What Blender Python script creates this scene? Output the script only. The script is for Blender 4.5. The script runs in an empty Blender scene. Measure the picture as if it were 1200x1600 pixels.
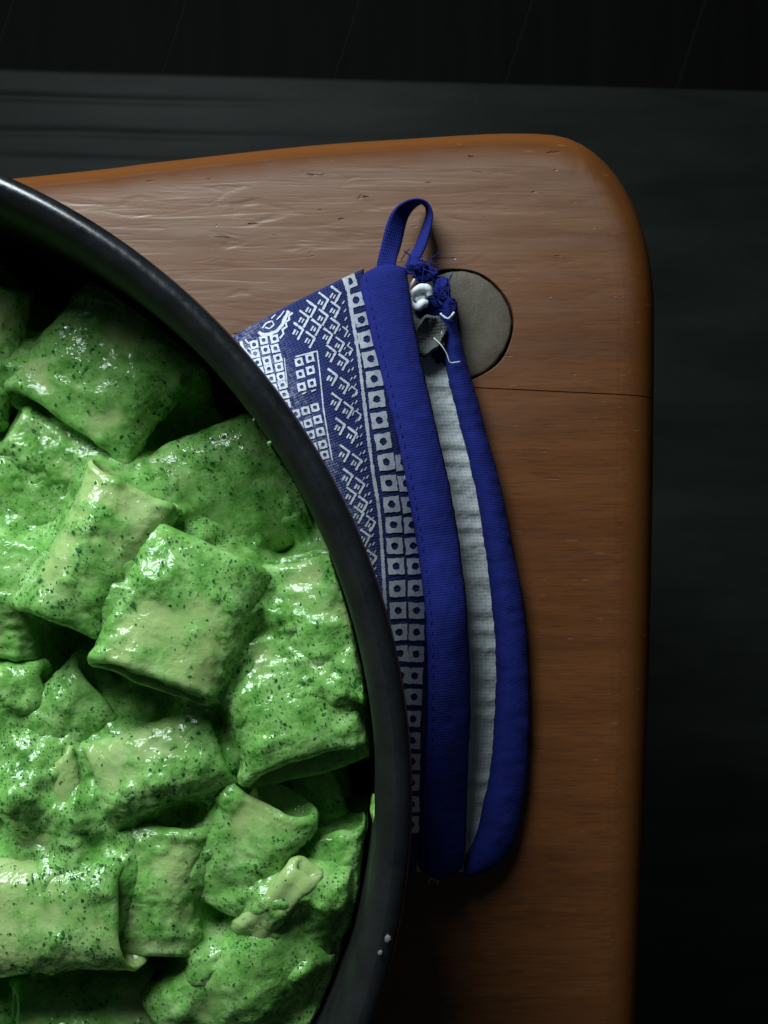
import bpy, bmesh, math, random
import numpy as np
from mathutils import Vector

R = math.radians
random.seed(7)
rng = np.random.default_rng(11)
scene = bpy.context.scene
COL = scene.collection

# ---------------------------------------------------------------- measures
# All building is done in centimetres with z = 0 on the stool top; S() turns
# that into metres with the floor at 0.
FLOOR = -30.0
CAM_H = 31.0
F_PX = 1900.0


def S(v):
    a = np.asarray(v, dtype=float)
    return (a + np.array([0.0, 0.0, -FLOOR])) * 0.01


def at(px, py, z):
    k = (CAM_H - z) / F_PX
    return np.array([(px - 600.0) * k, (800.0 - py) * k, z])


# ---------------------------------------------------------------- camera
cam_d = bpy.data.cameras.new('camera')
cam = bpy.data.objects.new('camera', cam_d)
COL.objects.link(cam)
cam.location = S((0, 0, CAM_H))
cam.rotation_euler = (0, 0, 0)
cam_d.sensor_fit = 'HORIZONTAL'
cam_d.sensor_width = 36.0
cam_d.lens = 36.0 * F_PX / 1200.0
cam_d.clip_start = 0.01
cam_d.clip_end = 50.0
cam_d.dof.use_dof = True
cam_d.dof.focus_distance = 0.275
cam_d.dof.aperture_fstop = 40.0
scene.camera = cam

# ---------------------------------------------------------------- light
world = bpy.data.worlds.new('World')
scene.world = world
world.use_nodes = True
wbg = world.node_tree.nodes['Background']
wbg.inputs['Color'].default_value = (0.62, 0.85, 0.9, 1)
wbg.inputs['Strength'].default_value = 0.022

win = bpy.data.lights.new('window_light', 'AREA')
win.shape = 'RECTANGLE'
win.size = 0.30
win.size_y = 0.26
win.energy = 4.6
win.color = (0.86, 0.96, 1.0)
wo = bpy.data.objects.new('window_light', win)
COL.objects.link(wo)
wo.location = S((-20.5, 41.5, 31.5))
tgt = Vector(S((-1.0, -1.0, 2.0)))
wo.rotation_euler = (tgt - wo.location).to_track_quat('-Z', 'Y').to_euler()

scene.view_settings.view_transform = 'Standard'
scene.view_settings.look = 'None'
scene.view_settings.exposure = 0.0
scene.view_settings.gamma = 1.0


# ---------------------------------------------------------------- noise
_perm = np.random.default_rng(3).permutation(256)
_perm = np.concatenate([_perm, _perm, _perm])
_grad = np.random.default_rng(4).normal(size=(256, 3))
_grad /= np.linalg.norm(_grad, axis=1)[:, None]


def noise(p):
    """gradient noise, p (..., 3) -> about -1..1"""
    p = np.asarray(p, float)
    i = np.floor(p).astype(int)
    f = p - i
    i &= 255
    w = f * f * f * (f * (f * 6 - 15) + 10)
    out = 0
    for dx in (0, 1):
        for dy in (0, 1):
            for dz in (0, 1):
                h = _perm[_perm[_perm[i[..., 0] + dx] + i[..., 1] + dy] + i[..., 2] + dz]
                g = _grad[h]
                d = (g[..., 0] * (f[..., 0] - dx) + g[..., 1] * (f[..., 1] - dy) + g[..., 2] * (f[..., 2] - dz))
                ww = ((w[..., 0] if dx else 1 - w[..., 0]) * (w[..., 1] if dy else 1 - w[..., 1])
                      * (w[..., 2] if dz else 1 - w[..., 2]))
                out = out + ww * d
    return out * 1.6


def fbm(p, octaves=3, gain=0.5):
    a, s, t = 1.0, 0, 0
    p = np.asarray(p, float)
    for k in range(octaves):
        s = s + a * noise(p * (2.03 ** k) + 17.3 * k)
        t += a
        a *= gain
    return s / t


def sstep(a, b, x):
    t = np.clip((x - a) / (b - a), 0, 1)
    return t * t * (3 - 2 * t)


# ---------------------------------------------------------------- helpers
def mesh_obj(name, verts, faces, mat, parent=None, origin=None, smooth=True, attrs=None, uv=None):
    """verts in cm; faces (n,4)/(n,3) array or list; one mesh object"""
    v = S(verts)
    o0 = S(origin) if origin is not None else np.zeros(3)
    v = v - o0
    me = bpy.data.meshes.new(name)
    if isinstance(faces, np.ndarray):
        n, k = faces.shape
        me.vertices.add(len(v))
        me.vertices.foreach_set('co', v.astype(np.float32).ravel())
        me.loops.add(n * k)
        me.loops.foreach_set('vertex_index', faces.astype(np.int32).ravel())
        me.polygons.add(n)
        me.polygons.foreach_set('loop_start', np.arange(0, n * k, k, dtype=np.int32))
        me.polygons.foreach_set('loop_total', np.full(n, k, dtype=np.int32))
        me.update(calc_edges=True)
        me.validate()
    else:
        me.from_pydata([tuple(q) for q in v], [], [tuple(int(i) for i in f) for f in faces])
        me.update()
    if smooth:
        me.polygons.foreach_set('use_smooth', np.ones(len(me.polygons), dtype=bool))
    for nm, arr in (attrs or {}).items():
        a = me.attributes.new(nm, 'FLOAT', 'POINT')
        a.data.foreach_set('value', np.asarray(arr, np.float32))
    if uv is not None:
        lay = me.uv_layers.new(name='UVMap')
        li = np.zeros(len(me.loops), np.int32)
        me.loops.foreach_get('vertex_index', li)
        lay.data.foreach_set('uv', np.asarray(uv, np.float32)[li].ravel())
    if mat:
        me.materials.append(mat)
    ob = bpy.data.objects.new(name, me)
    COL.objects.link(ob)
    if parent is not None:
        ob.parent = parent
        pl = Vector(parent.get('_loc', (0, 0, 0)))
        ob.location = Vector(o0) - pl
    else:
        ob.location = Vector(o0)
    return ob


def thing(name, label, cat, loc=(0, 0, 0), group=None):
    o = bpy.data.objects.new(name, None)
    COL.objects.link(o)
    o.empty_display_size = 0.01
    p = S(loc)
    o.location = Vector(p)
    o['_loc'] = [float(q) for q in p]
    o['label'] = label
    o['category'] = cat
    if group:
        o['group'] = group
    return o


def tag(o, label, cat, group=None):
    o['label'] = label
    o['category'] = cat
    if group:
        o['group'] = group
    return o


def grid_faces(nu, nv, wrap_u=False, wrap_v=False):
    """index = iv * nu + iu"""
    iu = np.arange(nu if wrap_u else nu - 1)
    iv = np.arange(nv if wrap_v else nv - 1)
    U, V = np.meshgrid(iu, iv)
    U = U.ravel()
    V = V.ravel()
    U2 = (U + 1) % nu
    V2 = (V + 1) % nv
    return np.stack([V * nu + U, V * nu + U2, V2 * nu + U2, V2 * nu + U], 1)


def grid_normals(P):
    """P (nv, nu, 3)"""
    du = np.gradient(P, axis=1)
    dv = np.gradient(P, axis=0)
    n = np.cross(du, dv)
    return n / (np.linalg.norm(n, axis=2, keepdims=True) + 1e-9)


def resample(pts, n):
    """smooth (Catmull-Rom) resampling of a control polyline"""
    P = np.asarray(pts, float)
    d = np.r_[0, np.cumsum(np.linalg.norm(np.diff(P[:, :2], axis=0), axis=1))]
    Q = np.vstack([2 * P[0] - P[1], P, 2 * P[-1] - P[-2]])
    t = np.linspace(0, d[-1], n)
    k = np.clip(np.searchsorted(d, t, side='right') - 1, 0, len(P) - 2)
    f = ((t - d[k]) / (d[k + 1] - d[k]))[:, None]
    p0, p1, p2, p3 = Q[k], Q[k + 1], Q[k + 2], Q[k + 3]
    return 0.5 * ((2 * p1) + (p2 - p0) * f + (2 * p0 - 5 * p1 + 4 * p2 - p3) * f ** 2
                  + (3 * p1 - p0 - 3 * p2 + p3) * f ** 3)


def tube(path, rad, nseg=8, flat=1.0):
    """verts, faces of a closed-ended tube along path (cm)"""
    P = np.asarray(path, float)
    n = len(P)
    T = np.gradient(P, axis=0)
    T /= np.linalg.norm(T, axis=1)[:, None] + 1e-9
    rad = np.broadcast_to(np.asarray(rad, float), (n,))
    up = np.array([0.13, 0.21, 1.0])
    V = []
    for i in range(n):
        a = np.cross(up, T[i])
        if np.linalg.norm(a) < 1e-3:
            a = np.cross([1, 0, 0], T[i])
        a /= np.linalg.norm(a)
        b = np.cross(T[i], a)
        for k in range(nseg):
            an = 2 * math.pi * k / nseg
            V.append(P[i] + rad[i] * (math.cos(an) * a + flat * math.sin(an) * b))
    F = [tuple(q) for q in grid_faces(nseg, n, wrap_u=True)]
    V.append(P[0]); V.append(P[-1])
    c0, c1 = len(V) - 2, len(V) - 1
    for k in range(nseg):
        F.append((c0, (k + 1) % nseg, k))
        F.append((c1, (n - 1) * nseg + k, (n - 1) * nseg + (k + 1) % nseg))
    return np.array(V), F


class Bag:
    """collects several pieces into one mesh"""
    def __init__(self):
        self.v, self.f, self.n = [], [], 0

    def add(self, V, F):
        V = np.asarray(V, float)
        self.v.append(V)
        self.f += [tuple(int(i) + self.n for i in f) for f in F]
        self.n += len(V)

    def build(self, name, mat, parent=None, **kw):
        return mesh_obj(name, np.vstack(self.v), self.f, mat, parent, **kw)


# ---------------------------------------------------------------- materials
class NT:
    def __init__(self, name):
        self.m = bpy.data.materials.new(name)
        self.m.use_nodes = True
        self.t = self.m.node_tree
        self.b = self.t.nodes['Principled BSDF']

    def n(self, typ, **kw):
        nd = self.t.nodes.new(typ)
        for k, v in kw.items():
            if k.startswith('i_'):
                nd.inputs[k[2:].replace('_', ' ')].default_value = v
            else:
                setattr(nd, k, v)
        return nd

    def l(self, a, b):
        self.t.links.new(a, b)

    def pos(self, scale=(1, 1, 1), rot=(0, 0, 0), src='pos'):
        """coordinates in centimetres"""
        if src == 'pos':
            g = self.n('ShaderNodeNewGeometry').outputs['Position']
        else:
            g = self.n('ShaderNodeUVMap').outputs[0]
        mp = self.n('ShaderNodeMapping')
        k = 100.0 if src == 'pos' else 1.0
        mp.inputs['Scale'].default_value = tuple(s * k for s in scale)
        mp.inputs['Rotation'].default_value = rot
        self.l(g, mp.inputs['Vector'])
        return mp.outputs[0]

    def noise(self, vec, scale, detail=3, rough=0.55, dist=0.0):
        nd = self.n('ShaderNodeTexNoise')
        nd.inputs['Scale'].default_value = scale
        nd.inputs['Detail'].default_value = detail
        nd.inputs['Roughness'].default_value = rough
        nd.inputs['Distortion'].default_value = dist
        self.l(vec, nd.inputs['Vector'])
        return nd.outputs['Fac']

    def ramp(self, fac, stops):
        nd = self.n('ShaderNodeValToRGB')
        e = nd.color_ramp.elements
        while len(e) < len(stops):
            e.new(0.5)
        for k, (p, c) in enumerate(stops):
            e[k].position = p
            e[k].color = c if len(c) == 4 else (*c, 1)
        self.l(fac, nd.inputs[0])
        return nd.outputs[0]

    def mix(self, fac, a, b, mode='MIX'):
        nd = self.n('ShaderNodeMix', data_type='RGBA', blend_type=mode)
        for s, v in ((nd.inputs[0], fac), (nd.inputs[6], a), (nd.inputs[7], b)):
            if hasattr(v, 'is_linked'):
                self.l(v, s)
            elif isinstance(v, (int, float)):
                s.default_value = v
            else:
                s.default_value = (*v, 1) if len(v) == 3 else v
        return nd.outputs[2]

    def math(self, op, a, b=0.0, c=None, clamp=False):
        nd = self.n('ShaderNodeMath', operation=op, use_clamp=clamp)
        for s, v in zip(nd.inputs, (a, b, c)):
            if v is None:
                continue
            if hasattr(v, 'is_linked'):
                self.l(v, s)
            else:
                s.default_value = v
        return nd.outputs[0]

    def attr(self, name):
        return self.n('ShaderNodeAttribute', attribute_name=name).outputs['Fac']

    def bump(self, h, strength, dist_cm, normal=None):
        nd = self.n('ShaderNodeBump')
        nd.inputs['Strength'].default_value = strength
        nd.inputs['Distance'].default_value = dist_cm * 0.01
        self.l(h, nd.inputs['Height'])
        if normal is not None:
            self.l(normal, nd.inputs['Normal'])
        return nd.outputs[0]

    def set(self, **kw):
        for k, v in kw.items():
            s = self.b.inputs[k.replace('_', ' ')]
            if hasattr(v, 'is_linked'):
                self.l(v, s)
            else:
                s.default_value = (*v, 1) if isinstance(v, tuple) and len(v) == 3 and s.type == 'RGBA' else v
        return self


SPECK = (0.012, 0.075, 0.022)


def make_food(name, always_sauce=False):
    t = NT(name)
    p = t.pos()
    if always_sauce:
        one = t.n('ShaderNodeValue')
        one.outputs[0].default_value = 1.0
        sau = one.outputs[0]
    else:
        sau = t.attr('sauce')
    # cooked pasta: pale straw, faintly mottled
    pas = t.ramp(t.noise(p, 0.9, 4), [(0.3, (0.31, 0.48, 0.15)), (0.55, (0.40, 0.58, 0.205)), (0.75, (0.48, 0.67, 0.29))])
    # sauce: creamy mint to deep green
    sc = t.ramp(t.noise(p, 1.9, 7, 0.70), [(0.27, (0.050, 0.20, 0.030)), (0.41, (0.145, 0.39, 0.070)),
                                            (0.55, (0.25, 0.53, 0.135)), (0.74, (0.46, 0.69, 0.30))])
    thin = t.mix(0.5, pas, sc)
    c1 = t.mix(t.ramp(sau, [(0.05, (0.0,)*3), (0.40, (1, 1, 1))]), pas, thin)
    c2 = t.mix(t.ramp(sau, [(0.2, (0, 0, 0)), (0.75, (1, 1, 1))]), c1, sc)
    # very fine herb dust between the chopped leaves
    vo = t.n('ShaderNodeTexVoronoi', feature='F1')
    vo.inputs['Scale'].default_value = 9.0
    vo.inputs['Randomness'].default_value = 1.0
    wob = t.n('ShaderNodeVectorMath', operation='ADD')
    nz = t.n('ShaderNodeTexNoise')
    nz.inputs['Scale'].default_value = 14.0
    t.l(p, nz.inputs['Vector'])
    sc2 = t.n('ShaderNodeVectorMath', operation='SCALE')
    sc2.inputs['Scale'].default_value = 0.09
    t.l(nz.outputs['Color'], sc2.inputs[0])
    t.l(p, wob.inputs[0]); t.l(sc2.outputs[0], wob.inputs[1])
    t.l(wob.outputs[0], vo.inputs['Vector'])
    dot = t.ramp(vo.outputs['Distance'], [(0.20, (1, 1, 1)), (0.34, (0, 0, 0))])
    keep = t.ramp(t.noise(p, 2.3, 2), [(0.47, (0, 0, 0)), (0.60, (1, 1, 1))])
    sm = t.math('MULTIPLY', dot, keep)
    sm = t.math('MULTIPLY', sm, t.math('MULTIPLY_ADD', sau, 0.75, 0.12))
    col = t.mix(sm, c2, (0.03, 0.16, 0.04))
    # wet surface
    h1 = t.noise(p, 5.0, 4, 0.6)
    h2 = t.noise(p, 17.0, 3, 0.6)
    b1 = t.bump(t.math('MULTIPLY', h1, t.math('MULTIPLY_ADD', sau, 0.85, 0.15)), 0.26, 0.08)
    h3 = t.noise(p, 9.0, 2, 0.5, 0.4)
    b1 = t.bump(t.math('MULTIPLY', h3, t.ramp(t.noise(p, 1.7, 2), [(0.42, (0.15,)*3), (0.58, (1,)*3)])), 0.5, 0.05, b1)
    amt = t.math('MULTIPLY_ADD', sau, 0.5, 0.5)
    hh = t.math('MULTIPLY', h2, amt)
    b2 = t.bump(hh, 0.30, 0.03, b1)
    ro = t.ramp(t.noise(p, 3.0, 3), [(0.35, (0.32,) * 3), (0.7, (0.5,) * 3)])
    t.set(Base_Color=col, Roughness=ro, Normal=b2, Specular_IOR_Level=0.12, Subsurface_Weight=0.35, Subsurface_Radius=(0.5, 0.8, 0.3),
          Subsurface_Scale=0.005, Coat_Weight=1.0, Coat_Roughness=0.035, Coat_IOR=1.45)
    b3 = t.bump(t.noise(p, 4.6, 2, 0.5, 0.4), 0.75, 0.07)
    b3 = t.bump(t.noise(p, 11.0, 1, 0.5), 0.25, 0.03, b3)
    t.l(b3, t.b.inputs['Coat Normal'])
    t.b.inputs['IOR'].default_value = 1.4
    return t.m


M = {}
M['pasta'] = make_food('pasta_in_green_sauce')
M['sauce'] = make_food('green_sauce', True)

t = NT('chopped_herb')
p = t.pos()
t.set(Base_Color=t.ramp(t.noise(p, 4.0, 2), [(0.35, (0.012, 0.085, 0.022)), (0.65, (0.035, 0.17, 0.04))]),
      Roughness=0.6, Specular_IOR_Level=0.2)
M['herb'] = t.m

# ---- nonstick metal of the pan
t = NT('dark_nonstick')
p = t.pos()
n1 = t.noise(p, 1.2, 4)
t.set(Base_Color=t.ramp(n1, [(0.35, (0.006, 0.0075, 0.009)), (0.7, (0.013, 0.016, 0.019))]),
      Roughness=t.ramp(t.noise(p, 6, 4), [(0.3, (0.20,) * 3), (0.7, (0.33,) * 3)]),
      Normal=t.bump(t.noise(p, 9, 4), 0.10, 0.015), Specular_IOR_Level=1.0)
M['rim'] = t.m
t = NT('matte_nonstick')
p = t.pos()
t.set(Base_Color=t.ramp(t.noise(p, 1.2, 4), [(0.35, (0.008, 0.009, 0.009)), (0.7, (0.016, 0.018, 0.018))]),
      Roughness=t.ramp(t.noise(p, 5, 4), [(0.3, (0.50,) * 3), (0.7, (0.65,) * 3)]), Specular_IOR_Level=0.22,
      Normal=t.bump(t.noise(p, 22, 2), 0.1, 0.03))
M['pan'] = t.m

# ---- varnished wood
def make_wood(name, edge=True):
    t = NT(name)
    p = t.pos((0.055, 1.0, 1.0), (0, 0, R(-2.5)))
    g1 = t.noise(p, 1.1, 6, 0.62, 0.5)
    p2 = t.pos((0.11, 1.0, 1.0), (0, 0, R(-2.5)))
    g2 = t.noise(p2, 9.0, 4, 0.7, 0.2)
    pr = t.pos()
    base = t.ramp(g1, [(0.28, (0.078, 0.024, 0.0055)), (0.46, (0.118, 0.036, 0.0070)),
                       (0.6, (0.155, 0.051, 0.011)), (0.78, (0.100, 0.031, 0.006))])
    base = t.mix(t.ramp(g2, [(0.30, (0.75, 0.75, 0.75)), (0.47, (0, 0, 0))]), base, (0.055, 0.021, 0.009))
    pore = t.noise(t.pos((0.045, 1.0, 1.0), (0, 0, R(-2.5))), 24.0, 3, 0.6)
    base = t.mix(t.ramp(pore, [(0.34, (0.7,) * 3), (0.47, (0, 0, 0))]), base, (0.045, 0.017, 0.007))
    base = t.mix(t.ramp(pore, [(0.58, (0, 0, 0)), (0.75, (0.4,) * 3)]), base, (0.24, 0.10, 0.035))
    blot = t.noise(pr, 0.35, 4)
    base = t.mix(t.ramp(blot, [(0.38, (0.55, 0.55, 0.55)), (0.62, (0, 0, 0))]), base,
                 t.mix(0.5, base, (0.16, 0.056, 0.014)))
    worn_sheen = t.attr('worn_sheen')
    wn = t.math('MULTIPLY', worn_sheen, t.ramp(t.noise(p2, 3.2, 4), [(0.25, (0.35,) * 3), (0.7, (1,) * 3)]))
    # rubbed varnish greys the wood, and window sheen is painted into that grey
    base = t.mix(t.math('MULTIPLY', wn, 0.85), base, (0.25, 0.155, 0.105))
    # thicker, amber varnish round the edge
    ed = t.attr('edge')
    base = t.mix(t.math('MULTIPLY', ed, 0.75), base, (0.15, 0.050, 0.010))
    # pale scratches
    sp = t.pos((0.5, 3.0, 1), (0, 0, R(68)))
    scr = t.ramp(t.noise(sp, 3.2, 1, 0.3), [(0.765, (0, 0, 0)), (0.785, (1, 1, 1))])
    base = t.mix(t.math('MULTIPLY', scr, 0.13), base, (0.48, 0.33, 0.2))
    tk = t.pos((0.75, 3.2, 1), (0, 0, R(-22)))
    tick = t.ramp(t.noise(tk, 1.9, 2, 0.45, 0.4), [(0.235, (1, 1, 1)), (0.285, (0, 0, 0))])
    tick = t.math('MULTIPLY', tick, t.math('MULTIPLY_ADD', worn_sheen, 0.9, 0.1))
    base = t.mix(t.math('MULTIPLY', tick, 0.7), base, (0.075, 0.035, 0.018))
    # dents that follow the grain
    dp = t.pos((0.55, 2.3, 1), (0, 0, R(-14)))
    dn = t.noise(dp, 1.15, 2, 0.45, 0.6)
    dent = t.ramp(dn, [(0.30, (0, 0, 0)), (0.38, (0.7,) * 3), (0.46, (1, 1, 1))])
    dn2 = t.noise(t.pos((0.16, 2.2, 1), (0, 0, R(4))), 2.1, 3, 0.5, 0.8)
    rip = t.ramp(dn2, [(0.33, (0, 0, 0)), (0.50, (1, 1, 1))])
    dentmix = t.math('ADD', t.math('MULTIPLY', dent, 0.8), t.math('MULTIPLY', rip, 0.35))
    wob = t.math('MULTIPLY_ADD', worn_sheen, 0.95, 0.05)
    hd = t.math('MULTIPLY', dentmix, wob)
    b0 = t.bump(hd, 0.30, 0.035)
    b0 = t.bump(t.math('SUBTRACT', 1.0, tick), 0.7, 0.05, b0)
    b1 = t.bump(g2, 0.06, 0.02, b0)
    b2 = t.bump(t.noise(pr, 26, 3), 0.10, 0.02, b1)
    ro = t.ramp(t.noise(p2, 2.4, 4), [(0.3, (0.34,) * 3), (0.7, (0.46,) * 3)])
    ro = t.math('MULTIPLY_ADD', ed, 0.4, ro)
    t.set(Base_Color=base, Roughness=ro, Normal=b2, Coat_Weight=t.math('MULTIPLY_ADD', ed, -0.25, 0.25), Coat_Roughness=0.32,
          Specular_IOR_Level=t.math('MULTIPLY_ADD', ed, -0.42, 0.5))
    t.l(b2, t.b.inputs['Coat Normal'])
    return t.m


M['wood'] = make_wood('varnished_pine')

t = NT('end_grain')
p = t.pos()
gv = t.n('ShaderNodeTexWave', wave_type='BANDS', bands_direction='DIAGONAL')
gv.inputs['Scale'].default_value = 1.4
gv.inputs['Distortion'].default_value = 3.0
gv.inputs['Detail'].default_value = 3
t.l(p, gv.inputs['Vector'])
c = t.ramp(t.noise(p, 2.2, 5), [(0.3, (0.078, 0.068, 0.050)), (0.7, (0.122, 0.108, 0.080))])
c = t.mix(t.math('MULTIPLY', gv.outputs['Fac'], 0.25), c, (0.10, 0.08, 0.05))
t.set(Base_Color=c, Roughness=0.5, Normal=t.bump(t.noise(p, 14, 4), 0.3, 0.03))
M['endgrain'] = t.m

# ---- cloth
def make_cloth(name, c0, c1, weave=34.0, strength=0.6, wear=False, fuzz=0.25):
    t = NT(name)
    p = t.pos()
    u = t.pos((1, 1, 1), (0, 0, 0), 'uv')
    w1 = t.n('ShaderNodeTexWave', wave_type='BANDS', bands_direction='X')
    w2 = t.n('ShaderNodeTexWave', wave_type='BANDS', bands_direction='Y')
    for w in (w1, w2):
        w.inputs['Scale'].default_value = weave / 6.2832 * 0.85
        w.inputs['Distortion'].default_value = 0.6
        w.inputs['Detail'].default_value = 1
        t.l(u, w.inputs['Vector'])
    wv = t.math('MULTIPLY', w1.outputs['Fac'], w2.outputs['Fac'])
    col = t.ramp(t.noise(p, 2.0, 5, 0.65), [(0.3, c0), (0.7, c1)])
    col = t.mix(t.math('MULTIPLY', t.noise(p, 40, 2), 0.35), col, tuple(min(1, x * 1.9 + 0.01) for x in c1))
    if wear:
        we = t.attr('wear')
        k = t.math('MULTIPLY', we, t.ramp(t.noise(p, 9, 4, 0.7), [(0.42, (0, 0, 0)), (0.62, (1, 1, 1))]))
        col = t.mix(t.math('MULTIPLY', k, 0.75), col, (0.40, 0.43, 0.52))
    b = t.bump(wv, strength, 0.03)
    b = t.bump(t.noise(p, 5, 5, 0.65), 0.45, 0.06, b)
    col = t.mix(t.math('MULTIPLY', wv, 0.35), col, tuple(x * 0.45 for x in c0))
    t.set(Base_Color=col, Roughness=0.88, Normal=b, Specular_IOR_Level=0.2, Sheen_Weight=fuzz,
          Sheen_Roughness=0.5)
    t.b.inputs['Sheen Tint'].default_value = (*[min(1, x * 3 + 0.05) for x in c1], 1)
    return t.m


M['print_cloth'] = make_cloth('navy_printed_cotton', (0.016, 0.025, 0.105), (0.026, 0.039, 0.155), wear=True, fuzz=0.1)
M['binding'] = make_cloth('royal_blue_cotton', (0.0050, 0.0100, 0.105), (0.0095, 0.0175, 0.17), weave=38, fuzz=0.10, strength=0.45)
M['lining'] = make_cloth('white_quilted_lining', (0.54, 0.62, 0.63), (0.66, 0.73, 0.74), weave=26, strength=0.2, fuzz=0.15)
M['grey_pad'] = make_cloth('grey_padding', (0.045, 0.05, 0.048), (0.10, 0.11, 0.105), weave=30, fuzz=0.1)
t = NT('white_print')
p = t.pos()
t.set(Base_Color=t.ramp(t.noise(p, 11, 4, 0.7), [(0.28, (0.34, 0.40, 0.58)), (0.45, (0.66, 0.71, 0.80)), (0.7, (0.76, 0.80, 0.86))]),
      Roughness=0.9, Specular_IOR_Level=0.15, Normal=t.bump(t.noise(p, 30, 2), 0.35, 0.02))
M['print'] = t.m
t = NT('white_thread')
t.set(Base_Color=(0.72, 0.76, 0.80), Roughness=0.85, Specular_IOR_Level=0.2)
M['thread'] = t.m
t = NT('dark_stitch')
t.set(Base_Color=(0.012, 0.014, 0.16), Roughness=0.85, Specular_IOR_Level=0.2)
M['stitch'] = t.m

t = NT('charcoal_rug')
p = t.pos((0.25, 1, 1))
pr = t.pos()
t.set(Base_Color=t.ramp(t.noise(p, 0.5, 5), [(0.3, (0.0075, 0.0092, 0.0080)), (0.7, (0.0155, 0.0188, 0.0165))]),
      Roughness=0.5, Specular_IOR_Level=0.06, Normal=t.bump(t.noise(pr, 4.0, 4), 0.2, 0.05))
M['rug'] = t.m
t = NT('black_floorboard')
p = t.pos((1, 0.08, 1), (0, 0, R(18)))
t.set(Base_Color=t.ramp(t.noise(p, 1.0, 4), [(0.3, (0.0016, 0.0015, 0.0014)), (0.7, (0.003, 0.0028, 0.0026))]),
      Roughness=0.75, Specular_IOR_Level=0.05)
M['board'] = t.m
t = NT('dusty_gap')
t.set(Base_Color=(0.009, 0.010, 0.0095), Roughness=0.95, Specular_IOR_Level=0.1)
M['gap'] = t.m
t = NT('pale_crumb')
t.set(Base_Color=(0.17, 0.15, 0.14), Roughness=0.7)
M['crumb'] = t.m


# ---------------------------------------------------------------- floor and rug
def box(x0, x1, y0, y1, z0, z1):
    V = [(x, y, z) for z in (z0, z1) for y in (y0, y1) for x in (x0, x1)]
    F = [(0, 2, 3, 1), (4, 5, 7, 6), (0, 1, 5, 4), (2, 6, 7, 3), (0, 4, 6, 2), (1, 3, 7, 5)]
    return np.array(V, float), F


fl = mesh_obj('floor', [(-120, -120, FLOOR), (120, -120, FLOOR), (120, 120, FLOOR), (-120, 120, FLOOR)],
              [(0, 1, 2, 3)], M['gap'], smooth=False)
fl['kind'] = 'structure'
fl['_loc'] = [0.0, 0.0, 0.0]
ang = R(-18)
ca, sa = math.cos(ang), math.sin(ang)
board_me = None
KB = 8.25
for i in range(-9, 10):
    # boards run along a direction leaning 18 degrees from the picture's vertical
    if board_me is None:
        V, F = box(-KB / 2 + 0.05, KB / 2 - 0.05, -70, 70, 0.02, 0.06)
        bm = bmesh.new()
        vs = [bm.verts.new(tuple(v * 0.01)) for v in V]
        for f in F:
            bm.faces.new([vs[k] for k in f])
        bmesh.ops.recalc_face_normals(bm, faces=bm.faces)
        board_me = bpy.data.meshes.new('floorboard')
        bm.to_mesh(board_me)
        bm.free()
        board_me.materials.append(M['board'])
    o = bpy.data.objects.new('floorboard', board_me)
    COL.objects.link(o)
    o.parent = fl
    kx = (831 - 600) * 61 / F_PX + (i) * KB / ca
    y0 = 800 * 61 / F_PX
    # a point on this board's centre line, half a board right of the gap seen at (831, 0)
    cx = kx + KB / ca / 2
    o.location = Vector((cx * 0.01, y0 * 0.01, 0.0))
    o.rotation_euler = (0, 0, ang)

# rug: a charcoal sheet with flat ribs that fade sideways
nx, ny = 150, 420
xs = np.linspace(-62, 75, nx)
ys = np.linspace(-62, 0, ny)
X, Y0 = np.meshgrid(xs, ys)
top = at(0, 106, FLOOR + 0.9)[1] - (X + 18) * 0.029
Yw = top + Y0
ribs = 0
for d0, w, a in ((1.45, 0.16, 0.17), (3.15, 0.18, 0.17), (4.4, 0.16, 0.08), (10.5, 0.7, 0.35), (20.0, 0.9, 0.35), (30, 0.8, 0.4), (44, 0.9, 0.4)):
    ribs = ribs - a * np.exp(-((Y0 + d0 + 0.12 * noise(np.stack([X * 0.12, X * 0 + d0, X * 0], -1))) / w) ** 2)
zz = FLOOR + 1.0 + ribs * (0.08 + 0.92 * (1 - sstep(-16, 2, X))) * (0.65 + 0.35 * noise(np.stack([X * 0.08, Y0 * 0.3, X * 0 + 3.3], -1)))
zz = zz + 0.05 * fbm(np.stack([X * 0.12, Y0 * 0.25, X * 0], -1), 2)
zz[-1] = FLOOR + 0.5
Yw[-1] += 0.05
P = np.stack([X, Yw, zz], -1)
rug = mesh_obj('rug', P.reshape(-1, 3), grid_faces(nx, ny), M['rug'], origin=(0, 0, FLOOR + 0.5))
tag(rug, 'flat charcoal ribbed rug on the black floorboards under the stool', 'rug')

# ---------------------------------------------------------------- stool
right_top = [(840, 203), (872, 206), (905, 216), (938, 236), (966, 264), (988, 298), (1005, 336), (1017, 378), (1025, 425), (1029, 480)]
outl = [at(x, y, -0.35)[:2] for x, y in right_top]
outl += [at(1028, 640, -0.35)[:2], at(1025, 850, -0.35)[:2], at(1019, 1100, -0.35)[:2], at(1010, 1350, -0.35)[:2], at(1000, 1600, -0.35)[:2]]
outl += [np.array([6.3, -20.0]), np.array([6.0, -27.0]), np.array([5.0, -29.3]), np.array([3.0, -30.5]), np.array([-4, -30.6]), np.array([-26, -30.0]),
         np.array([-29, -29.2]), np.array([-30.5, -27]), np.array([-31, -10]), np.array([-31, 3.5]), np.array([-30.2, 5.8]), np.array([-28, 6.9])]
outl += [at(20, 273, -0.35)[:2], at(250, 247, -0.35)[:2], at(480, 222, -0.35)[:2], at(650, 210, -0.35)[:2], at(770, 203, -0.35)[:2]]
outl = np.array(outl)


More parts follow.
